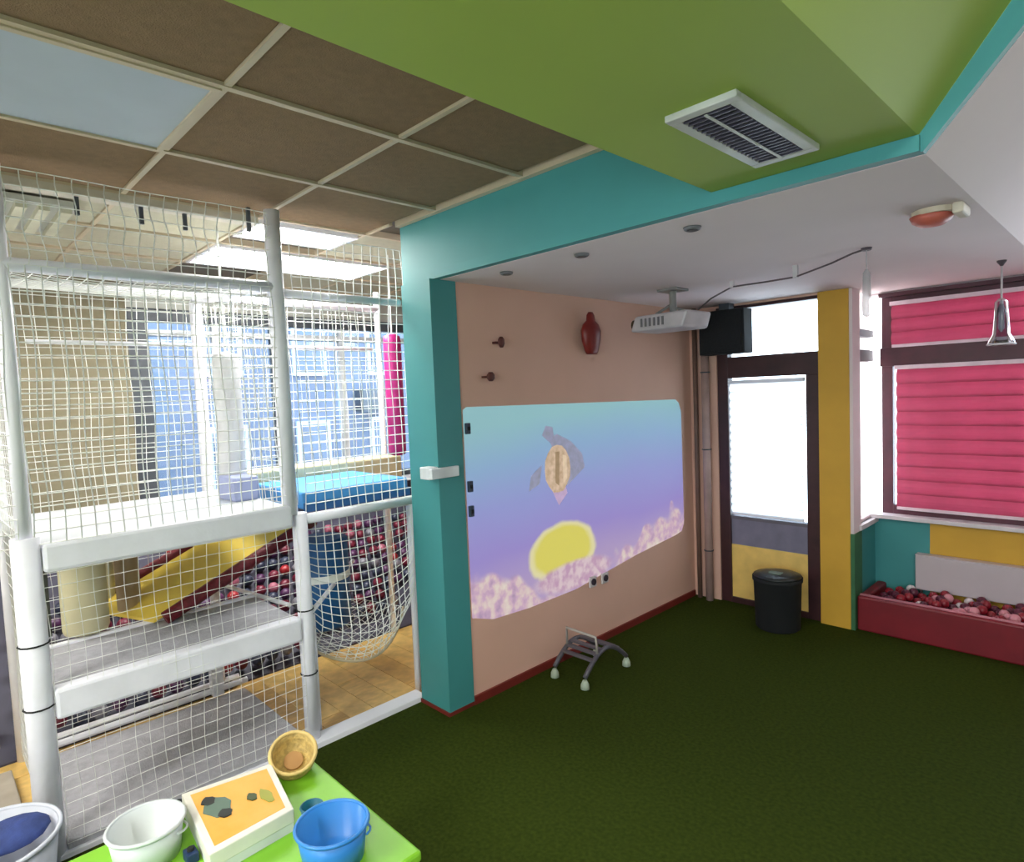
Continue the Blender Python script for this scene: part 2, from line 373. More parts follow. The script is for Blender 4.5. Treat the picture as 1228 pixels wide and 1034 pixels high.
# unseen rear window, added behind the viewer to give daylight
w5 = wroot('window_added_rear', (.6, -2.68, .65))
f = MB(); f.box(-1, -2.70, .65, -.92, -2.64, 2.35); f.box(2.12, -2.70, .65, 2.2, -2.64, 2.35); f.box(-1, -2.70, .65, 2.2, -2.64, .73); f.box(-1, -2.70, 2.27, 2.2, -2.64, 2.35); f.box(.56, -2.70, .65, .64, -2.64, 2.35)
obj('window_frame', f, WHITE, w5)
obj('pane', bx(-.92, -2.675, .73, .56, -2.67, 2.27), GLASS, w5); obj('pane', bx(.64, -2.675, .73, 2.12, -2.67, 2.27), GLASS, w5)

# building across the street
t = thing('apartment_building', 'pale blue grey building seen through the playroom window behind the nets', 'building', (-9.5, 3.5, -.5))
obj('wall', bx(-10.5, -2, -.5, -9.2, 11, 6.), CEMENT, t)
for k in range(9):
    for q in range(3):
        y = -.9 + k*1.3; z = .4 + q*1.7
        wn = obj('window', bx(-9.22, y, z, -9.15, y+.55, z+1.), mat('pale window surround', (190, 200, 214)), t)
        obj('pane', bx(-9.16, y+.06, z+.06, -9.13, y+.49, z+.94), FACW, wn)
obj('air_conditioner', bx(-9.2, 5.35, 1.5, -8.95, 5.85, 1.85), DARKG, t)
struct('ground_street', bx(-12, -6, -.7, -5.4, 14, -.5), mat('street paving', (120, 120, 124)))

# ================================================================ PLAY FRAME
XF, XB = -2.90, -3.85
pf = thing('climbing_structure', 'tall white tube climbing frame with nets and three padded decks beside the teal column', 'play frame', (-3.4, .9, 0))
def post(x, y, z0, z1, r, m=PADW, n='post'):
    return obj(n, MB().tube([(x, y, z0), (x, y, z1)], r, 14), m, pf, smooth=True)
p1 = post(XF, .285, 0, 1.24, .046); p1b = post(XF, .285, 1.24, 2.6, .026, WHITE)
p2 = post(XF, 1.345, 0, 1.16, .036); p2b = post(XF, 1.30, 1.16, 2.6, .036)
post(-2.96, 1.40, 0, .62, .022)
post(XB, 1.235, 0, 2.30, .026, WHITE); post(XB, .30, 0, 2.45, .026, WHITE)
post(XB, 2.45, 0, 2.45, .02, WHITE); post(-4.9, 1.6, 0, 2.45, .022, WHITE)
post(-2.96, 2.03, .0, 1.13, .02, WHITE)
for (po, z, y, r) in ((p1, .84, .285, .049), (p1, .60, .285, .049), (p2, .68, 1.345, .039), (p2, .36, 1.345, .039)):
    obj('cable_tie', MB().tube([(XF+math.cos(a*math.pi/6)*r, y+math.sin(a*math.pi/6)*r, z) for a in range(12)], .0035, 5, close=True), BLACK, po)
def rail(a, b, r=.022, m=WHITE): return obj('rail', MB().tube([a, b], r, 10), m, pf, smooth=True)
rail((XF, -1.2, 2.235), (XF, 1.30, 2.245), .026); rail((XF, 1.30, 2.22), (XF, 1.99, 2.22), .02)
rail((XB, -1.2, 2.33), (XB, 2.45, 2.33), .022); rail((XF, 1.30, 2.245), (XB, 1.235, 2.30), .02)
rail((XF, .285, 2.24), (XB, .30, 2.30), .02); rail((XF, 1.36, 1.125), (XF, 2.03, 1.125), .026)
rail((XB, 1.26, 1.15), (XB, 2.45, 1.15), .022); rail((XF, .285, .02), (XF, 1.345, .02), .018)
rail((XB, .285, .055), (XB, 1.34, .055), .018)
rail((XB, .72, 1.12), (XB, .72, .66), .022, CREAM); rail((XB, 1.235, .66), (-3.2, 1.40, .62), .012)
rail((XB, .45, 2.05), (XB, 2.4, 2.05), .012); rail((XF, 1.38, .66), (-3.4, 1.9, .72), .012)
rail((-3.0, .3, 2.55), (-4.6, .3, 2.55), .012)
# decks
def deck(z0, z1, y0, y1, xb=XB, label=None):
    obj('deck_beam', bx(XF-.035, y0, z0, XF+.035, y1, z1), PADW, pf, bevel=.014)
    obj('deck_mat', bx(xb, y0, z1-.06, XF-.035, y1, z1-.01), GREYM, pf, bevel=.006)
    obj('deck_back_beam', bx(xb-.04, y0, z0+.03, xb, y1, z1), PADW, pf, bevel=.01)
deck(.535, .655, .33, 1.31, -3.42)
obj('deck_beam', bx(XF-.035, .33, 1.10, XF+.035, 1.30, 1.21), PADW, pf, bevel=.014)
obj('deck_mat', bx(XB, .33, 1.15, XF-.035, 1.30, 1.205), mat('white deck vinyl', (222, 226, 232), .4, 6, .05), pf, bevel=.006)
obj('floor_mat', bx(-3.68, .33, .0, XF+.02, 1.31, .05), GREYM, pf, bevel=.006)
obj('floor_mat', bx(-3.68, -1.2, .0, XF-.04, .24, .05), mat('beige grey mat', (164, 154, 140), .9), pf, bevel=.006)
obj('kerb', MB().tube([(-3.72, .30, .075), (-3.72, 1.34, .075)], .018, 8), PADW, pf)
obj('kerb_post', bx(-3.745, 1.14, .05, -3.69, 1.20, .54), PADW, pf)
# blue padded ledge on the right bay
obj('blue_ledge', bx(-3.55, 1.39, 1.16, XF-.045, 2.02, 1.25), BLUEM, pf, bevel=.012)
obj('blue_ledge_skirt', bx(XF-.045, 1.39, 1.15, XF-.03, 2.02, 1.195), BLUED, pf)
obj('cream_ledge', bx(-3.80, 1.38, 1.16, -3.56, 2.4, 1.31), CREAM, pf, bevel=.012)
obj('lavender_pad', bx(-3.45, 1.16, 1.205, -3.22, 1.29, 1.33), LAV, pf, bevel=.015)
# slide: a smooth chute between two padded sides
sl = obj('slide', MB().hexa([(-3.38,.80,.655),(-3.84,.62,.655),(-3.84,1.62,1.09),(-3.38,1.62,1.02),(-3.38,.80,.67),(-3.84,.62,.67),(-3.84,1.62,1.105),(-3.38,1.62,1.035)]), YSL, pf)
for (x, ya_, za_, zb_) in ((-3.355, .84, .67, 1.02), (-3.87, .60, .67, 1.11)):
    obj('slide_side', MB().tube([(x, ya_+(1.64-ya_)*k/8, za_+(zb_-za_)*k/8) for k in range(9)], .034, 10), MAROON, sl, smooth=True)
obj('foam_roller', MB().lathe([(.088, 0), (.095, .02), (.095, .40), (.088, .42)], (-3.5, .545, .665), 20), CREAM, pf, smooth=True)
obj('foam_roller', MB().lathe([(.05, 0), (.055, .02), (.055, .42), (.05, .44)], (-3.66, .76, .66), 16), mat('tan vinyl', (168, 146, 112)), pf, smooth=True)
obj('back_board', bx(-4.0, -.9, .0, -3.93, .22, 1.15), mat('tan board', (178, 152, 100), .7), pf)
obj('dark_flap', bx(-3.62, .335, .66, -3.55, .42, 1.12), mat('dark olive vinyl', (60, 64, 56)), pf)
# nets (strands nobody could count)
def flat(x0, y0, z0, x1, y1, z1):
    sag = random.uniform(.004, .012)
    def fn(u, v):
        return (x0+(x1-x0)*u + math.sin(u*9+v*7)*sag, y0+(y1-y0)*u + (math.sin(v*11+u*5)*.006 if x1 != x0 or True else 0), z0+(z1-z0)*v)
    return fn
def netp(fn, nu, nv, su=10, sv=10, r=.0024, par=pf, name='safety_net'):
    return obj(name, MB().net(fn, nu, nv, su, sv, r), NETM, par, kind='stuff')
netp(flat(XF+.03, .33, .05, XF+.03, 1.31, 1.10), 19, 20, r=.0014)
netp(flat(XF+.02, .31, 1.21, XF+.02, 1.31, 2.24), 21, 22, r=.0028)
netp(flat(XF+.02, .31, 2.24, XF+.02, 1.31, 2.58), 19, 6)
netp(flat(XF+.02, -1.2, 1.21, XF+.02, .27, 2.24), 26, 20)
netp(flat(XF+.02, 1.37, 1.15, XF+.02, 2.0, 2.50), 13, 27, r=.0028)
netp(flat(XB, .30, 1.2, XB, 1.23, 2.33), 19, 22, r=.002)
netp(flat(XB, 1.24, 1.2, XB, 2.45, 2.33), 22, 20, r=.002)
netp(flat(XF, 1.34, 1.2, XB, 1.25, 2.25), 18, 20)
netp(flat(XF, .29, .05, XB, .30, 2.25), 18, 42)
netp(flat(XB, .30, .1, XB, 1.30, 1.1), 18, 18, r=.0014)
def roof(u, v): return (XF+(XB-XF)*u, .29+1.05*v, 2.25+.06*u-.04*math.sin(math.pi*u)*math.sin(math.pi*v))
netp(roof, 18, 18)
# bulging net bag under the blue ledge
def bulge(u, v):
    y = 1.39 + .62*u
    zb = .48 - .17*math.sin(math.pi*u)**.6
    z = 1.10 + (zb-1.10)*v
    return (XF - .02 + .13*math.sin(math.pi*u)*v**1.5 - .25*max(0, v-.8)/.2*.5, y, z)
netp(bulge, 14, 18, 14, 12, .0026)
obj('net_hem', MB().tube([bulge(k/16, 1) for k in range(17)], .008, 6), mat('cream cord', (206, 190, 160)), pf, smooth=True)
def back(u, v):
    a = Vector(bulge(u, 1)); b = Vector((-3.55, 1.39+.62*u, .42))
    p = a.lerp(b, v); return (p.x, p.y, p.z - .02*math.sin(math.pi*v)*math.sin(math.pi*u))
netp(back, 14, 14, 14, 12, .002)
# ceiling hangers
for (x, y) in ((-3.16, .30), (-3.16, .58), (-3.16, .82), (-3.16, 1.0), (-3.02, 1.24)):
    obj('hanger', bx(x-.008, y-.008, 2.52, x+.008, y+.008, 2.632), DARKG, pf)
# pale slatted grille
t = thing('ceiling_vent', 'pale slanted ceiling grille above the top rail of the play frame at far left', 'air vent', (-3.6, .4, 2.55), 'air grilles')
obj('frame', bx(-3.9, .12, 2.60, -3.35, .62, 2.625), PALE, t)
for k in range(6): obj('slat', bx(-3.88, .16+k*.08, 2.575, -3.37, .20+k*.08, 2.60), mat('grille slat', (206, 204, 180)), t)

def bag(x, y, z0, z1, r, m, label, zc=2.6):
    t = thing('punching_bag', label, 'punching bag', (x, y, z0), 'hanging foam bags in the play frame')
    obj('body', MB().lathe([(r*.6, 0), (r*.95, .012), (r, .04), (r, z1-z0-.05), (r*.9, z1-z0-.015), (r*.4, z1-z0)], (x, y, z0), 20), m, t, smooth=True)
    obj('strap', MB().tube([(x, y, z1-.005), (x, y, zc)], .006, 6), NETM, t)
bag(-3.45, 1.245, 1.215, 1.98, .068, mat('white bag vinyl', (226, 226, 228), .5), 'white foam bag hanging behind the upper front net', 2.632)
bag(-3.5, 2.33, 1.32, 2.12, .058, MAG, 'magenta foam bag hanging right beside the teal column', 2.632)
bag(-3.1, .15, 1.28, 1.86, .055, MAG, 'magenta foam bag cut off by the left picture edge')
t = thing('foam_cylinder', 'blue upright foam cylinder resting in the bulging net beside the front post', 'foam block', (-3.28, 1.64, .40))
obj('body', MB().lathe([(.13, 0), (.145, .02), (.145, .49), (.13, .50)], (-3.28, 1.64, .43), 24), BLUED, t, smooth=True)
obj('band', MB().lathe([(.147, 0), (.149, .01), (.149, .03), (.147, .04)], (-3.28, 1.64, .70), 24), NETM, t)

# ball pool behind the frame
BALLC = [('maroon', (104, 24, 48)), ('dark violet', (74, 34, 76)), ('dark navy', (44, 50, 72)), ('grey', (120, 118, 128)), ('dusty pink', (160, 90, 110)), ('deep red', (150, 28, 36))]
bms = [mesh_of(MB().sphere((0, 0, .04), .04, 10, 6), mat('ball '+c, rgb, .4, 5, .05), 'ball', True) for c, rgb in BALLC]
t = thing('ball_pool', 'low padded ball pool wall behind the climbing frame', 'ball pool', (-4.5, 2, 0))
obj('front_wall', bx(-3.85, .32, 0, -3.82, 1.30, .05), mat('dark padded wall', (64, 62, 80), .6), t, bevel=.012)
obj('back_wall', bx(-5.15, -.6, 0, -5.08, 3.6, .9), mat('dark padded wall', (64, 62, 80), .6), t, bevel=.012)
obj('sloping_bed', MB().prism([(-5.08, 0), (-3.85, 0), (-3.85, .01), (-5.08, .75)], 'y', -.6, 3.6), mat('dark padded wall', (64, 62, 80), .6), t)
cnt = 0
for i in range(12):
    for j in range(34):
        if cnt >= 296: break
        x = -3.895 - i*.096; y = .36 + j*.093 + (i % 2)*.046
        if y > 3.5: continue
        if i > 7 and y < 1.2: continue
        if i < 3 and y > 2.6: continue
        if i < 1 and y > 1.9: continue
        z = .01 + (-3.85 - x)/1.23*.74 + .012
        ci = random.choices(range(6), (6, 5, 6, 2, 1, 1))[0]
        o = bpy.data.objects.new('ball', bms[ci]); COL.objects.link(o)
        o.location = (x+random.uniform(-.006, .006), y+random.uniform(-.006, .006), z+random.uniform(0, .03))
        rg = 'behind the decks and slide' if y < 1.35 else 'seen through the bulging net' if y < 2.4 else 'near the teal column'
        hh = ('lowest rows' if i < 3 else 'middle rows' if i < 7 else 'top rows')
        o['label'] = '%s plastic ball in the pool %s, in the %s' % (BALLC[ci][0], rg, hh); o['category'] = 'ball'; o['group'] = '%s balls of the pool %s, %s' % (BALLC[ci][0], rg, hh)
        cnt += 1

# ================================================================ RIGHT ROOM
# projected picture on the wall
EM = .30
def picture():
    m = bpy.data.materials.new('projected sea picture'); m.use_nodes = True; n = m.node_tree.nodes; L = m.node_tree.links
    b = n['Principled BSDF']; t = n.new('ShaderNodeTexCoord'); s = n.new('ShaderNodeSeparateXYZ'); L.new(t.outputs['Generated'], s.inputs[0])
    def M(op, a, c, d=None, cl=False):
        q = n.new('ShaderNodeMath'); q.operation = op; q.use_clamp = cl
        for i, v in enumerate((a, c, d)):
            if v is None: continue
            if isinstance(v, (int, float)): q.inputs[i].default_value = v
            else: L.new(v, q.inputs[i])
        return q.outputs[0]
    def N(scale, det=2):
        q = n.new('ShaderNodeTexNoise'); q.inputs['Scale'].default_value = scale; q.inputs['Detail'].default_value = det; L.new(t.outputs['Object'], q.inputs['Vector']); return q
    def RAMP(f, st):
        r = n.new('ShaderNodeValToRGB'); e = r.color_ramp.elements; e[0].position, e[1].position = st[0][0], st[-1][0]
        e[0].color = (*lin(st[0][1]), 1); e[1].color = (*lin(st[-1][1]), 1)
        for p, c in st[1:-1]: q = e.new(p); q.color = (*lin(c), 1)
        L.new(f, r.inputs[0]); return r.outputs[0]
    def MIX(f, a, c):
        q = n.new('ShaderNodeMix'); q.data_type = 'RGBA'; L.new(f, q.inputs[0])
        for i, v in ((6, a), (7, c)):
            if isinstance(v, tuple): q.inputs[i].default_value = (*lin(v), 1)
            else: L.new(v, q.inputs[i])
        return q.outputs[2]
    U, V = s.outputs['Y'], s.outputs['Z']
    g = M('MULTIPLY_ADD', N(1.6).outputs['Fac'], .16, M('MULTIPLY_ADD', U, -.06, V))
    col = RAMP(g, [(.2, (178, 156, 200)), (.38, (156, 140, 208)), (.6, (150, 156, 214)), (.8, (142, 176, 212)), (1., (146, 194, 200))])
    # sea bed line, lumpy with corals
    top = RAMP(U, [(0, (150,)*3), (.12, (148,)*3), (.2, (120,)*3), (.35, (96,)*3), (.5, (108,)*3), (.62, (120,)*3), (.78, (150,)*3), (.92, (160,)*3), (1., (150,)*3)])
    bw = n.new('ShaderNodeRGBToBW'); L.new(top, bw.inputs[0])
    lump = n.new('ShaderNodeTexVoronoi'); lump.inputs['Scale'].default_value = 7; lump.feature = 'SMOOTH_F1'; L.new(t.outputs['Object'], lump.inputs['Vector'])
    line = M('MULTIPLY_ADD', lump.outputs['Distance'], -.22, M('ADD', bw.outputs[0], .02))
    msk = M('MULTIPLY', M('SUBTRACT', line, V), 26, None, True)
    cor = RAMP(N(16, 3).outputs['Fac'], [(.3, (176, 148, 178)), (.45, (206, 170, 196)), (.55, (222, 196, 196)), (.7, (232, 222, 206))])
    col = MIX(msk, col, cor)
    return m, b, n, L, col, M, MIX, U, V, N
def finish(p):
    m, b, n, L, col, M, MIX, U, V, N = p
    def ell(cu, cv, ru, rv, soft):
        du = M('DIVIDE', M('SUBTRACT', U, cu), ru); dv = M('DIVIDE', M('SUBTRACT', V, cv), rv)
        d = M('SQRT', M('ADD', M('MULTIPLY', du, du), M('MULTIPLY', dv, dv)), 0)
        d = M('MULTIPLY_ADD', N(9).outputs['Fac'], .18, d)
        return M('MULTIPLY', M('SUBTRACT', 1.09, d), soft, None, True)
    cu, cv = (2.92-2.145)/2.22, .225
    col = MIX(ell(cu, cv, .150, .165, 9), col, (230, 222, 168))
    col = MIX(ell(cu, cv+.005, .128, .14, 7), col, (224, 214, 96))
    # pale corals overlapping the foot of the sponge
    k = ell(cu+.05, cv-.14, .19, .085, 4)
    cr = n.new('ShaderNodeValToRGB'); cr.color_ramp.elements[0].color = (*lin((196, 156, 184)), 1); cr.color_ramp.elements[1].color = (*lin((224, 200, 206)), 1)
    cr.color_ramp.elements[0].position = .4; cr.color_ramp.elements[1].position = .6
    L.new(N(18).outputs['Fac'], cr.inputs[0]); col = MIX(k, col, cr.outputs[0])
    b.inputs['Base Color'].default_value = (.05, .05, .05, 1); b.inputs['Roughness'].default_value = .9
    L.new(col, b.inputs['Emission Color']); b.inputs['Emission Strength'].default_value = EM
    return m
def pm(n, c, rgb2=None, k=1.): return mat('projected '+n, c, .9, 25, .1, emit=EM*k, rgb2=rgb2)
XW = -2.583
t = thing('wall_projection', 'blue and violet undersea picture projected on the pink wall', 'projection', (XW, 3.25, .5))
def wp(poly, d, name, m, label=None):    # flat figure at depth layer d
    o = obj(name, MB().prism(poly, 'x', XW+d, XW+d+.0006), m, t, label=label); return o
wp([(2.145, .48), (2.145, 1.62), (2.17, 1.635), (4.28, 1.60), (4.33, 1.57), (4.36, 1.50), (4.365, .62), (4.33, .56), (4.25, .545), (3.7, .50), (3.02, .42), (2.6, .415), (2.3, .43)], 0, 'picture', finish(picture()))
def blob(cy, cz, ry, rz, n=16, j=.12, ph=0):
    return [(cy+ry*math.cos(2*math.pi*k/n)*(1+j*math.sin(3.1*k+ph)), cz+rz*math.sin(2*math.pi*k/n)*(1+j*math.sin(3.1*k+ph))) for k in range(n)]
def F(p): return [(2.885+(y-2.86)*1.2, 1.225+(z-1.27)*1.12) for y, z in p]
# fish: body, fins, tail
fishm = pm('fish gold', (196, 172, 150), (164, 138, 112)); fing = pm('fish fin', (124, 126, 140), (138, 138, 164))
wp(F([(2.93, 1.16), (3.08, 1.25), (3.06, 1.33), (2.97, 1.41), (2.86, 1.46), (2.80, 1.43), (2.84, 1.36)]), .0045, 'fish_dorsal_fin', fing, 'grey fish fin')
wp(F([(2.80, 1.42), (2.84, 1.45), (2.83, 1.50), (2.78, 1.51), (2.75, 1.46)]), .0045, 'fish_crest', fing)
wp(F(blob(2.86, 1.265, .10, .135, 16, .05)), .005, 'fish_body', fishm, 'golden fish body')
wp(F([(2.72, 1.20), (2.64, 1.17), (2.66, 1.25), (2.74, 1.30)]), .0045, 'fish_tail', fing)
wp(F([(2.80, 1.17), (2.86, 1.06), (2.93, 1.12), (2.91, 1.18)]), .0045, 'fish_lower_fin', pm('fish fin rose', (176, 152, 182)))
wp(F([(2.838, 1.19), (2.865, 1.17), (2.875, 1.36), (2.845, 1.36)]), .006, 'fish_stripe', pm('fish stripe', (150, 126, 98)))
wp(F([(2.90, 1.18), (2.93, 1.20), (2.93, 1.33), (2.90, 1.34)]), .006, 'fish_stripe', pm('fish stripe light', (206, 184, 158)))

# things on the projection wall
def wallitem(name, label, cat, y, z, prof, m, sx=.5, group=None):
    t = thing(name, label, cat, (XW, y, z), group)
    mb = MB().lathe(prof, (0, 0, 0), 16); mb.v = [(XW+.045*sx*2+v[0]*sx, y+v[1], z+v[2]) for v in mb.v]
    obj('body', mb, m, t, smooth=True)
    obj('wall_plate', bx(XW, y-.02, z+prof[-1][1]*.4, XW+.03, y+.02, z+prof[-1][1]*.6), m, t)
wallitem('wall_vase', 'dark red vase-shaped ornament high on the pink wall', 'ornament', 3.21, 1.93, [(.045, 0), (.06, .02), (.085, .09), (.09, .15), (.07, .19), (.04, .215), (.035, .25), (.02, .27)], mat('dark red glaze', (128, 34, 28), .4), .5)
wallitem('wall_hook', 'small dark red hook high on the pink wall, the upper of two', 'hook', 2.40, 1.955, [(.01, 0), (.022, .02), (.022, .045), (.01, .06)], mat('dark red plastic', (92, 40, 34)), .6, 'small hooks on the pink wall')
wallitem('wall_hook', 'small dark red hook just above the projected picture', 'hook', 2.31, 1.77, [(.012, 0), (.026, .015), (.026, .035), (.012, .05)], mat('dark red plastic', (92, 40, 34)), .6, 'small hooks on the pink wall')
SW = mat('dark slate plastic', (52, 66, 84), .4)
for z, lb in ((1.52, 'top dark slate clip at the left edge of the projected picture'), (1.205, 'middle dark slate clip at the left edge of the projected picture'), (1.07, 'lowest dark slate clip at the left edge of the projected picture')):
    t = thing('wall_clip', lb, 'clip', (XW, 2.165, z), 'dark clips beside the column')
    obj('body', bx(XW, 2.15, z-.03, XW+.02, 2.18, z+.03), SW, t, bevel=.004); obj('button', bx(XW+.02, 2.158, z-.01, XW+.026, 2.172, z+.01), BLACK, t)
for y, z, lb in ((3.19, .43, 'left of two small dark sockets low on the pink wall at the foot of the corals'), (3.32, .425, 'right of two small dark sockets low on the pink wall under the corals')):
    t = thing('wall_socket', lb, 'socket', (XW, y, z), 'low wall sockets')
    obj('plate', bx(XW, y-.035, z-.035, XW+.012, y+.035, z+.035), mat('pale plate', (214, 206, 206)), t, bevel=.003)
    obj('socket_hole', MB().tube([(XW+.011, y, z), (XW+.02, y, z)], .022, 14), mat('dark plum', (60, 48, 60)), t)
t = thing('wall_bracket', 'small white box bracket on the teal column', 'bracket', (-2.60, 1.96, 1.27))
obj('box', bx(-2.66, 1.90, 1.272, -2.578, 1.96, 1.335), mat('white bracket', (226, 230, 232)), t, bevel=.004)
obj('wing', bx(-2.578, 1.90, 1.275, -2.555, 2.08, 1.33), mat('white bracket', (226, 230, 232)), t, bevel=.004)

# low arched stool by the wall
t = thing('step_stool', 'low dark arched step stool with pale feet on the turf under the projection', 'stool', (-2.33, 2.88, 0))
def arch(x, h): return [(x, 2.66+.40*k/10, .03+h*math.sin(math.pi*(.08+.84*k/10))) for k in range(11)]
A, B = arch(-2.23, .15), arch(-2.46, .15)
GR = mat('dark grey plastic', (86, 82, 90), .5)
obj('side_rail', MB().tube(A, .014, 8), GR, t, smooth=True); obj('side_rail', MB().tube(B, .014, 8), GR, t, smooth=True)
for k in range(2, 9):
    if k == 5: continue
    obj('slat', MB().hexa([(A[k][0],A[k][1]-.014,A[k][2]),(B[k][0],B[k][1]-.014,B[k][2]),(B[k][0],B[k][1]+.014,B[k][2]),(A[k][0],A[k][1]+.014,A[k][2]),(A[k][0],A[k][1]-.014,A[k][2]+.012),(B[k][0],B[k][1]-.014,B[k][2]+.012),(B[k][0],B[k][1]+.014,B[k][2]+.012),(A[k][0],A[k][1]+.014,A[k][2]+.012)]), mat('mid grey slat', (96, 90, 96), .5), t)
for p in (A[0], A[-1], B[0], B[-1]):
    obj('foot', MB().lathe([(.014, 0), (.026, .006), (.024, .03), (.012, .055)], (p[0], p[1], 0), 12), mat('pale green grey plastic', (176, 190, 168), .5), t, smooth=True)
obj('handle', MB().tube([A[3], (A[3][0], A[3][1]-.01, .27), (B[3][0], B[3][1], .27), B[3]], .008, 8), mat('pale tube', (176, 168, 160)), t, smooth=True)

# speaker above the door
t = thing('loudspeaker', 'black box loudspeaker in the corner above the back door', 'loudspeaker', (-2.26, 4.4, 1.94))
obj('cabinet', bx(-2.42, 4.37, 1.925, -2.065, 4.515, 2.25), BLACK, t, bevel=.008)
obj('grille', bx(-2.40, 4.36, 1.945, -2.085, 4.37, 2.23), mat('speaker cloth', (30, 32, 34), .9, 80, .2), t)
obj('bracket', bx(-2.28, 4.42, 2.25, -2.20, 4.50, 2.30), DARKG, t)
# pipe in the corner
t = thing('wall_pipe', 'pinkish vertical pipe in the corner between pink wall and back door', 'pipe', (-2.45, 4.46, 0))
obj('pipe', MB().tube([(-2.43, 4.47, 0), (-2.43, 4.47, 1.93)], .03, 12), mat('pipe paint', (176, 146, 138)), t, smooth=True)
obj('pipe', MB().tube([(-2.52, 4.48, 0), (-2.52, 4.48, 2.30)], .018, 12), mat('pipe paint dark', (120, 92, 80)), t, smooth=True)
for z in (.4, 1.2, 1.8): obj('clip', MB().tube([(-2.43+.034*math.cos(a*math.pi/5), 4.47+.034*math.sin(a*math.pi/5), z) for a in range(10)], .005, 5, close=True), DARKG, t)
# black bin
t = thing('waste_bin', 'black cylindrical bin standing on the turf in front of the back door', 'bin', (-1.77, 4.28, 0))
obj('body', MB().lathe([(.135, 0), (.145, .01), (.155, .33), (.163, .335), (.163, .36), (.15, .36), (.14, .30), (.13, .02), (.001, .02)], (-1.80, 4.25, 0), 28), BLACK, t, smooth=True)
obj('lid', MB().lathe([(.155, 0), (.155, .012), (.10, .022), (.03, .026), (.001, .026)], (-1.80, 4.25, .36), 28), mat('dark lid', (38, 42, 40), .35), t, smooth=True)
obj('label_plate', bx(-1.84, 4.20, .384, -1.76, 4.25, .392), mat('grey green tag', (120, 134, 120)), t)

# projector
t = thing('projector', 'white ceiling projector aimed at the pink wall', 'projector', (-2.0, 3.45, 2.05))
c0 = MB(); c0.hexa([(-2.30,3.30,2.05),(-1.93,3.30,2.05),(-1.93,3.60,2.05),(-2.30,3.60,2.05),(-2.27,3.31,2.145),(-1.90,3.31,2.15),(-1.90,3.60,2.15),(-2.27,3.60,2.145)])
obj('housing', c0, mat('projector white', (196, 188, 190), .4), t, bevel=.015)
obj('lens', MB().tube([(-2.29, 3.40, 2.10), (-2.335, 3.40, 2.10)], .036, 18), mat('lens dark', (70, 66, 48), .15), t)
obj('front_grille', bx(-2.302, 3.46, 2.07, -2.292, 3.58, 2.13), mat('grille dark', (84, 80, 62)), t)
for k in range(6): obj('vent_slat', bx(-2.22+k*.03, 3.296, 2.075, -2.208+k*.03, 3.302, 2.125), mat('vent grey', (120, 116, 118)), t)
obj('mount', MB().tube([(-2.08, 3.45, 2.15), (-2.08, 3.45, 2.30)], .022, 12), mat('mount grey', (140, 138, 134), .4), t)
obj('mount_arm', MB().tube([(-2.16, 3.38, 2.15), (-2.10, 3.44, 2.20), (-2.0, 3.52, 2.15)], .009, 8), mat('mount grey', (140, 138, 134), .4), t)
obj('mount_plate', bx(-2.15, 3.38, 2.285, -2.01, 3.52, 2.30), mat('mount grey', (140, 138, 134), .4), t, bevel=.003)
t = thing('projector_cable', 'dark cable looping along the white ceiling from projector to lamp hook', 'cable', (-1.4, 3.3, 2.2))
pts = [(-1.94, 3.5, 2.16), (-1.86, 3.52, 2.22), (-1.72, 3.5, 2.265), (-1.5, 3.42, 2.25), (-1.3, 3.35, 2.24), (-1.1, 3.27, 2.265), (-.99, 3.23, 2.288), (-.93, 3.22, 2.295)]
obj('cord', MB().tube(pts, .005, 6), mat('cable brown', (96, 82, 84)), t, smooth=True)
for p in pts[2:6:2]: obj('cable_clip', bx(p[0]-.012, p[1]-.008, p[2]-.004, p[0]+.012, p[1]+.008, 2.30), mat('clip white', (220, 214, 214)), t)

def pendant(x, y, ztop, L, label, clear=CLEAR):
    t = thing('pendant_lamp', label, 'pendant lamp', (x, y, ztop-L), 'clear pendant lamps')
    obj('ceiling_hook', MB().lathe([(.006, -.03), (.012, -.02), (.022, -.006), (.022, 0)], (x, y, ztop), 12), mat('hook dark', (84, 72, 80)), t, smooth=True)
    obj('cord', MB().tube([(x, y, ztop-.03), (x, y, ztop-L+.26)], .005, 8), mat('pale cord', (190, 180, 182)), t)
    obj('glass_tube', MB().lathe([(.012, 0), (.03, -.02), (.033, -.10), (.04, -.19), (.058, -.225), (.062, -.25), (.055, -.25), (.036, -.19), (.029, -.10), (.01, -.03)], (x, y, ztop-L+.26), 20), clear, t, smooth=True)
    obj('bulb', MB().lathe([(.008, 0), (.012, -.06), (.014, -.15), (.002, -.17)], (x, y, ztop-L+.25), 12), mat('frosted bulb', (214, 210, 214), .4), t, smooth=True)
    obj('rim', MB().tube([(x+.06*math.cos(a*math.pi/8), y+.06*math.sin(a*math.pi/8), ztop-L+.015) for a in range(16)], .006, 6, close=True), mat('lamp rim', (214, 206, 210), .4), t, smooth=True)
pendant(-.575, 4.25, 2.30, .46, 'clear bell-shaped pendant lamp hanging before the crimson blinds')
t = thing('glass_drop', 'thin clear glass rod hanging from the white ceiling above the side window', 'ornament', (-.93, 3.22, 1.98))
obj('cord', MB().tube([(-.93, 3.22, 2.3), (-.93, 3.22, 2.2)], .003, 6), mat('pale cord', (190, 180, 182)), t)
obj('rod', MB().lathe([(.004, 0), (.018, .01), (.02, .05), (.016, .2), (.005, .22)], (-.93, 3.22, 1.985), 14), mat('milky glass', (200, 196, 198), .2, alpha=.55), t, smooth=True)
obj('hook', MB().lathe([(.02, -.012), (.024, 0)], (-.93, 3.22, 2.30), 12), mat('hook dark', (84, 72, 80)), t)

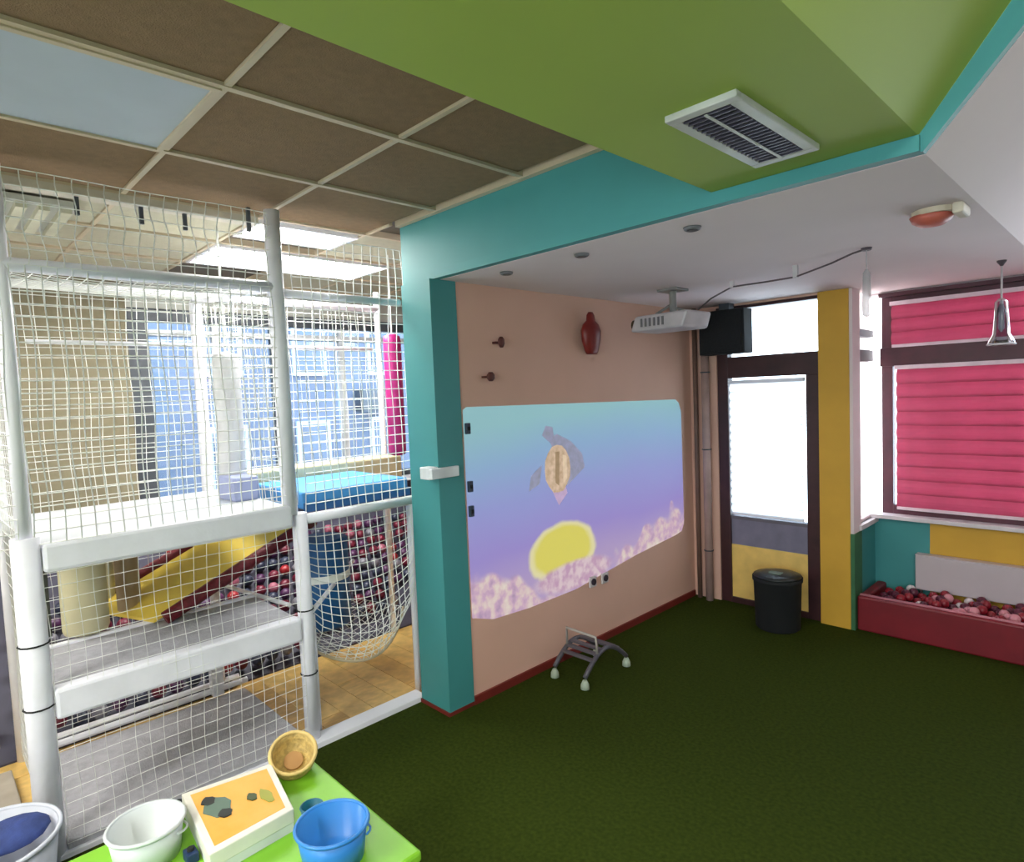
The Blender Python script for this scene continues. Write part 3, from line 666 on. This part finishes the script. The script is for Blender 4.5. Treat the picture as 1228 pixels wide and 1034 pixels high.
# ceiling alarm
t = thing('ceiling_lamp', 'pale and orange-red round lamp on the white ceiling at right', 'ceiling lamp', (-.55, 2.72, 2.25))
obj('base', MB().lathe([(.075, -.018), (.08, 0)], (-.56, 2.74, 2.30), 24), mat('lamp base beige', (208, 192, 168)), t)
obj('shade', MB().lathe([(.001, -.055), (.04, -.05), (.062, -.035), (.07, -.016)], (-.575, 2.74, 2.30), 24), mat('orange red lens', (206, 106, 88), .5), t, smooth=True)
obj('side_sensor', bx(-.50, 2.66, 2.262, -.465, 2.78, 2.30), mat('sensor cream', (216, 204, 184)), t, bevel=.008)
for x, lb in ((-1.23, 'small round downlight beside the teal beam, the one nearer the green soffit'), (-1.77, 'small round downlight beside the teal beam, in the middle'), (-2.25, 'small round downlight beside the teal beam, nearest the column')):
    t = thing('downlight', lb, 'downlight', (x, 2.2, 2.28), 'small downlights by the beam')
    obj('ring', MB().lathe([(.026, -.012), (.032, -.008), (.034, 0)], (x, 2.19, 2.30), 18), mat('downlight grey', (110, 110, 112), .4), t, smooth=True)
    obj('lens', MB().lathe([(.02, -.014), (.022, -.011)], (x, 2.19, 2.30), 14), mat('downlight lens dark', (50, 52, 56), .3), t)

# vent in the green soffit
t = thing('ceiling_vent', 'white framed air grille with dark slats in the green soffit', 'air vent', (-.735, 1.6, 2.32), 'air grilles')
vx0, vx1, vy0, vy1 = -.825, -.645, 1.35, 1.84
f = MB(); e = .03
for a in ((vx0, vy0, vx1, vy0+e), (vx0, vy1-e, vx1, vy1), (vx0, vy0+e, vx0+e, vy1-e), (vx1-e, vy0+e, vx1, vy1-e)): f.box(a[0], a[1], 2.328, a[2], a[3], 2.345)
obj('frame', f, mat('vent frame', (206, 206, 196), .4), t, bevel=.003)
obj('backing', bx(vx0+e, vy0+e, 2.340, vx1-e, vy1-e, 2.3449), mat('vent dark', (16, 14, 20)), t)
s0 = mesh_of(MB().hexa([(-.0605, -.004, 0), (.0605, -.004, 0), (.0605, .0, 0), (-.0605, 0, 0), (-.0605, .004, .018), (.0605, .004, .018), (.0605, .008, .018), (-.0605, .008, .018)]), mat('vent slat', (96, 92, 104), .4), 'slat')
for k in range(20): piece(t, 'slat', s0, (-.735, vy0+.04+k*.0215, 2.3265))
obj('centre_bar', bx(-.739, vy0+e, 2.3245, -.731, vy1-e, 2.3265), mat('vent frame', (206, 206, 196), .4), t)

# ball pit bench and radiator in the bay
t = thing('ball_pit', 'dark red padded ball pit along the bay below the windows', 'ball pit', (-.3, 4.7, 0))
RB = mat('dark crimson vinyl', (128, 22, 34), .5, 6, .12)
obj('front_wall', bx(-1.38, 4.53, 0, .74, 4.60, .235), RB, t, bevel=.012)
obj('side_wall', bx(-1.38, 4.60, 0, -1.32, 4.98, .235), RB, t, bevel=.012)
obj('top_piping', MB().tube([(-1.37, 4.565, .238), (.74, 4.565, .238)], .01, 8), mat('pink piping', (206, 130, 140)), t, smooth=True)
obj('base', bx(-1.32, 4.60, 0, .74, 4.98, .16), mat('dark inside', (60, 16, 24)), t)
BC2 = [('dark red', (140, 26, 40)), ('pink', (214, 140, 150)), ('white', (220, 206, 208)), ('plum', (90, 28, 50))]
bm2 = [mesh_of(MB().sphere((0, 0, .03), .03, 10, 6), mat('pit ball '+c, rgb, .35, 5, .05), 'ball', True) for c, rgb in BC2]
for i in range(15):
    for j in range(5):
        ci = random.choices(range(4), (5, 3, 2, 4))[0]
        o = bpy.data.objects.new('ball', bm2[ci]); COL.objects.link(o)
        o.location = (-1.28+i*.066+(j % 2)*.03, 4.64+j*.062, .162+.022*((i*7+j*3) % 3))
        rg = 'before the teal wall panel' if i < 4 else 'in front of the radiator, left half' if i < 10 else 'in front of the radiator, right half'
        hh = ('front row' if j == 0 else 'middle rows' if j < 3 else 'back rows')
        o['label'] = '%s small ball in the bay pit %s, %s' % (BC2[ci][0], rg, hh); o['category'] = 'ball'; o['group'] = '%s pit balls %s, %s' % (BC2[ci][0], rg, hh)
t = thing('radiator', 'pale grey panel radiator above the ball pit in the bay', 'radiator', (-.5, 4.95, .22))
RD = mat('radiator enamel', (196, 182, 186), .4, 4, .04)
obj('panel', bx(-1.13, 4.92, .235, .1, 4.95, .47), RD, t, bevel=.006)
obj('rear_panel', bx(-1.12, 4.965, .24, .09, 4.985, .465), RD, t)
obj('top_grille', bx(-1.13, 4.92, .47, .1, 4.99, .478), RD, t)
obj('valve', MB().tube([(-1.10, 4.94, .19), (-1.10, 4.94, .24)], .012, 10), CHROME, t)

# ================================================================ FOREGROUND TABLE
TZ = .50
t = thing('play_table', 'lime green low children table in the lower left foreground', 'table', (-1.66, .45, 0))
TG = mat('lime green laminate', (128, 192, 44), .45, 6, .06)
obj('table_top', bx(-2.01, -.25, TZ-.03, -1.335, .90, TZ), TG, t, bevel=.008)
for x in (-1.96, -1.39):
    for y in (-.18, .84): obj('leg', MB().tube([(x, y, 0), (x, y, TZ-.03)], .022, 12), TG, t, smooth=True)
# game box
t = thing('game_box', 'white board game box with an orange picture lid on the green table', 'box', (-1.79, .61, TZ))
cs = [(-1.972, .505), (-1.652, .475), (-1.665, .700), (-1.925, .748)]
z1 = TZ+.065
obj('tray', MB().hexa([(x, y, TZ) for x, y in cs]+[(x, y, z1-.03) for x, y in cs]), mat('box white', (226, 226, 226), .6), t)
cm = (sum(c[0] for c in cs)/4, sum(c[1] for c in cs)/4)
def sc_(k): return [(cm[0]+(x-cm[0])*k, cm[1]+(y-cm[1])*k) for x, y in cs]
lid = obj('lid', MB().hexa([(x, y, z1-.04) for x, y in sc_(1.02)]+[(x, y, z1) for x, y in sc_(1.02)]), mat('box lid white', (232, 228, 216), .5), t, bevel=.003)
obj('lid_print', MB().hexa([(x, y, z1) for x, y in sc_(.86)]+[(x, y, z1+.0008) for x, y in sc_(.86)]), mat('orange print', (240, 158, 44), .5, 9, .1, rgb2=(224, 176, 84)), lid, label='orange printed picture')
def dot(x, y, rx, ry, m, h=.002, k=12): return MB().prism([(x+rx*math.cos(2*math.pi*i/k)*(1+.12*math.sin(i*2.3)), y+ry*math.sin(2*math.pi*i/k)*(1+.12*math.sin(i*2.3))) for i in range(k)], 'z', z1+.0008, z1+.0008+h)
obj('print_patch', dot(-1.83, .555, .055, .035, 0), mat('print grey green', (96, 120, 104), .5), lid)
obj('print_patch', dot(-1.875, .545, .022, .018, 0, .003), mat('print black', (30, 34, 30), .5), lid)
obj('print_patch', dot(-1.785, .56, .02, .018, 0, .003), mat('print black', (30, 34, 30), .5), lid)
obj('print_patch', dot(-1.80, .64, .02, .013, 0, .003), mat('print black green', (60, 74, 30), .5), lid)
obj('print_patch', dot(-1.775, .672, .04, .015, 0, .002), mat('print olive', (156, 156, 50), .5), lid)
# basket / drum
t = thing('round_basket', 'round pale wicker basket lying behind the game box on the green table', 'basket', (-1.96, .82, TZ))
bc = Vector((-1.925, .822, TZ+.058)); ax = Vector((.5, -.2, .85)).normalized()
WK = mat('pale wicker', (214, 184, 110), .7, 60, .2, .6, 120)
a1 = ax.cross(Vector((0, 0, 1))).normalized(); a2 = ax.cross(a1)
def ring(d, r, n=24, q=.88): return [bc+ax*d+(a1*math.cos(2*math.pi*k/n)+a2*math.sin(2*math.pi*k/n))*r*q for k in range(n)]
mb = MB(); prof = [(-.045, .03), (-.045, .065), (-.02, .078), (.02, .082), (.02, .076), (-.015, .07), (-.035, .058), (-.035, .001)]
vs = []; fs = []
for d, r_ in prof: vs += ring(d, r_)
for i in range(len(prof)-1):
    for k in range(24): fs.append((i*24+k, i*24+(k+1) % 24, (i+1)*24+(k+1) % 24, (i+1)*24+k))
mb.add(vs, fs + [tuple(range(23, -1, -1))])
obj('bowl', mb, WK, t, smooth=True)
obj('rim', MB().tube(ring(.02, .08), .006, 6, close=True), mat('wicker rim', (226, 196, 124), .7), t, smooth=True)
obj('centre_disc', MB().tube([bc+ax*-.034, bc+ax*-.026], .03, 16), mat('tan disc', (196, 150, 96)), t)

def bucket(name, label, x, y, z0, r0_, r1, h, m, grp, inner=None, handle=True):
    t = thing(name, label, 'bucket', (x, y, z0), grp)
    obj('body', MB().lathe([(r0_, 0), (r1, h), (r1-.004, h), (r0_-.004, .006), (.001, .006)], (x, y, z0), 28), m, t, smooth=True)
    obj('rim', MB().tube([(x+(r1+.002)*math.cos(a*math.pi/14), y+(r1+.002)*math.sin(a*math.pi/14), z0+h) for a in range(28)], .005, 6, close=True), m, t, smooth=True)
    if handle: obj('handle', MB().tube([(x+(r1+.006)*math.cos(.6+math.pi*k/12), y+(r1+.006)*math.sin(.6+math.pi*k/12), z0+h-.02-.035*math.sin(math.pi*k/12)) for k in range(13)], .003, 6), m, t, smooth=True)
    return t
BLK = mat('blue bucket plastic', (52, 130, 206), .35, 4, .05)
bucket('bucket', 'blue plastic bucket on the right of the green table', -1.490, .728, TZ, .078, .091, .092, BLK, 'buckets on the table')
bucket('bucket', 'translucent white plastic bucket left of the game box', -1.865, .385, TZ, .078, .090, .092, mat('frosted white plastic', (206, 212, 212), .35, 6, .05), 'buckets on the table')
t = thing('drinking_cup', 'dark teal cup squeezed between game box and blue bucket', 'cup', (-1.66, .70, TZ))
obj('body', MB().lathe([(.025, 0), (.03, .075), (.027, .075), (.022, .005), (.001, .005)], (-1.62, .735, TZ), 18), mat('dark teal plastic', (20, 98, 118), .4), t, smooth=True)
obj('rim', MB().tube([(-1.62+.03*math.cos(a*math.pi/8), .735+.03*math.sin(a*math.pi/8), TZ+.075) for a in range(16)], .003, 5, close=True), mat('dark teal plastic', (20, 98, 118), .4), t, smooth=True)
for (x, y, lb) in ((-2.0, .50, 'small black toy piece between white bucket and game box'), (-1.76, .46, 'small dark blue toy piece in front of the game box')):
    t = thing('toy_block', lb, 'toy', (x, y, TZ)); obj('block', bx(x-.02, y-.015, TZ, x+.02, y+.015, TZ+.028), BLACK if x < -2 else mat('navy plastic', (24, 50, 90)), t, bevel=.004); obj('stud', MB().lathe([(.009, 0), (.009, .007)], (x, y, TZ+.028), 10), BLACK, t)
# white bin with blue cloth at the lower left
t = thing('storage_tub', 'large white plastic tub at the lower left picture edge beside the post', 'tub', (-2.6, .1, 0))
tx, ty = -2.58, .09
obj('body', MB().lathe([(.15, 0), (.19, .33), (.186, .33), (.146, .01), (.001, .01)], (tx, ty, 0), 30), mat('tub white', (206, 210, 222), .5), t, smooth=True)
obj('rim', MB().tube([(tx+.194*math.cos(a*math.pi/15), ty+.194*math.sin(a*math.pi/15), .33) for a in range(30)], .008, 6, close=True), mat('tub white', (206, 210, 222), .5), t, smooth=True)
t = thing('folded_cloth', 'dark blue folded cloth in the white tub beside the post', 'cloth', (tx, ty, .3))
obj('fold', MB().sphere((tx-.02, ty+.06, .32), .10, 14, 8, (1.0, 1.1, .3)), mat('navy cloth', (52, 70, 130), .9, 20, .2, .5, 40), t, smooth=True)
obj('fold', MB().sphere((tx-.03, ty-.05, .30), .12, 14, 8, (1, .8, .35)), mat('grey cloth', (140, 144, 160), .9, 20, .2, .5, 40), t, smooth=True)
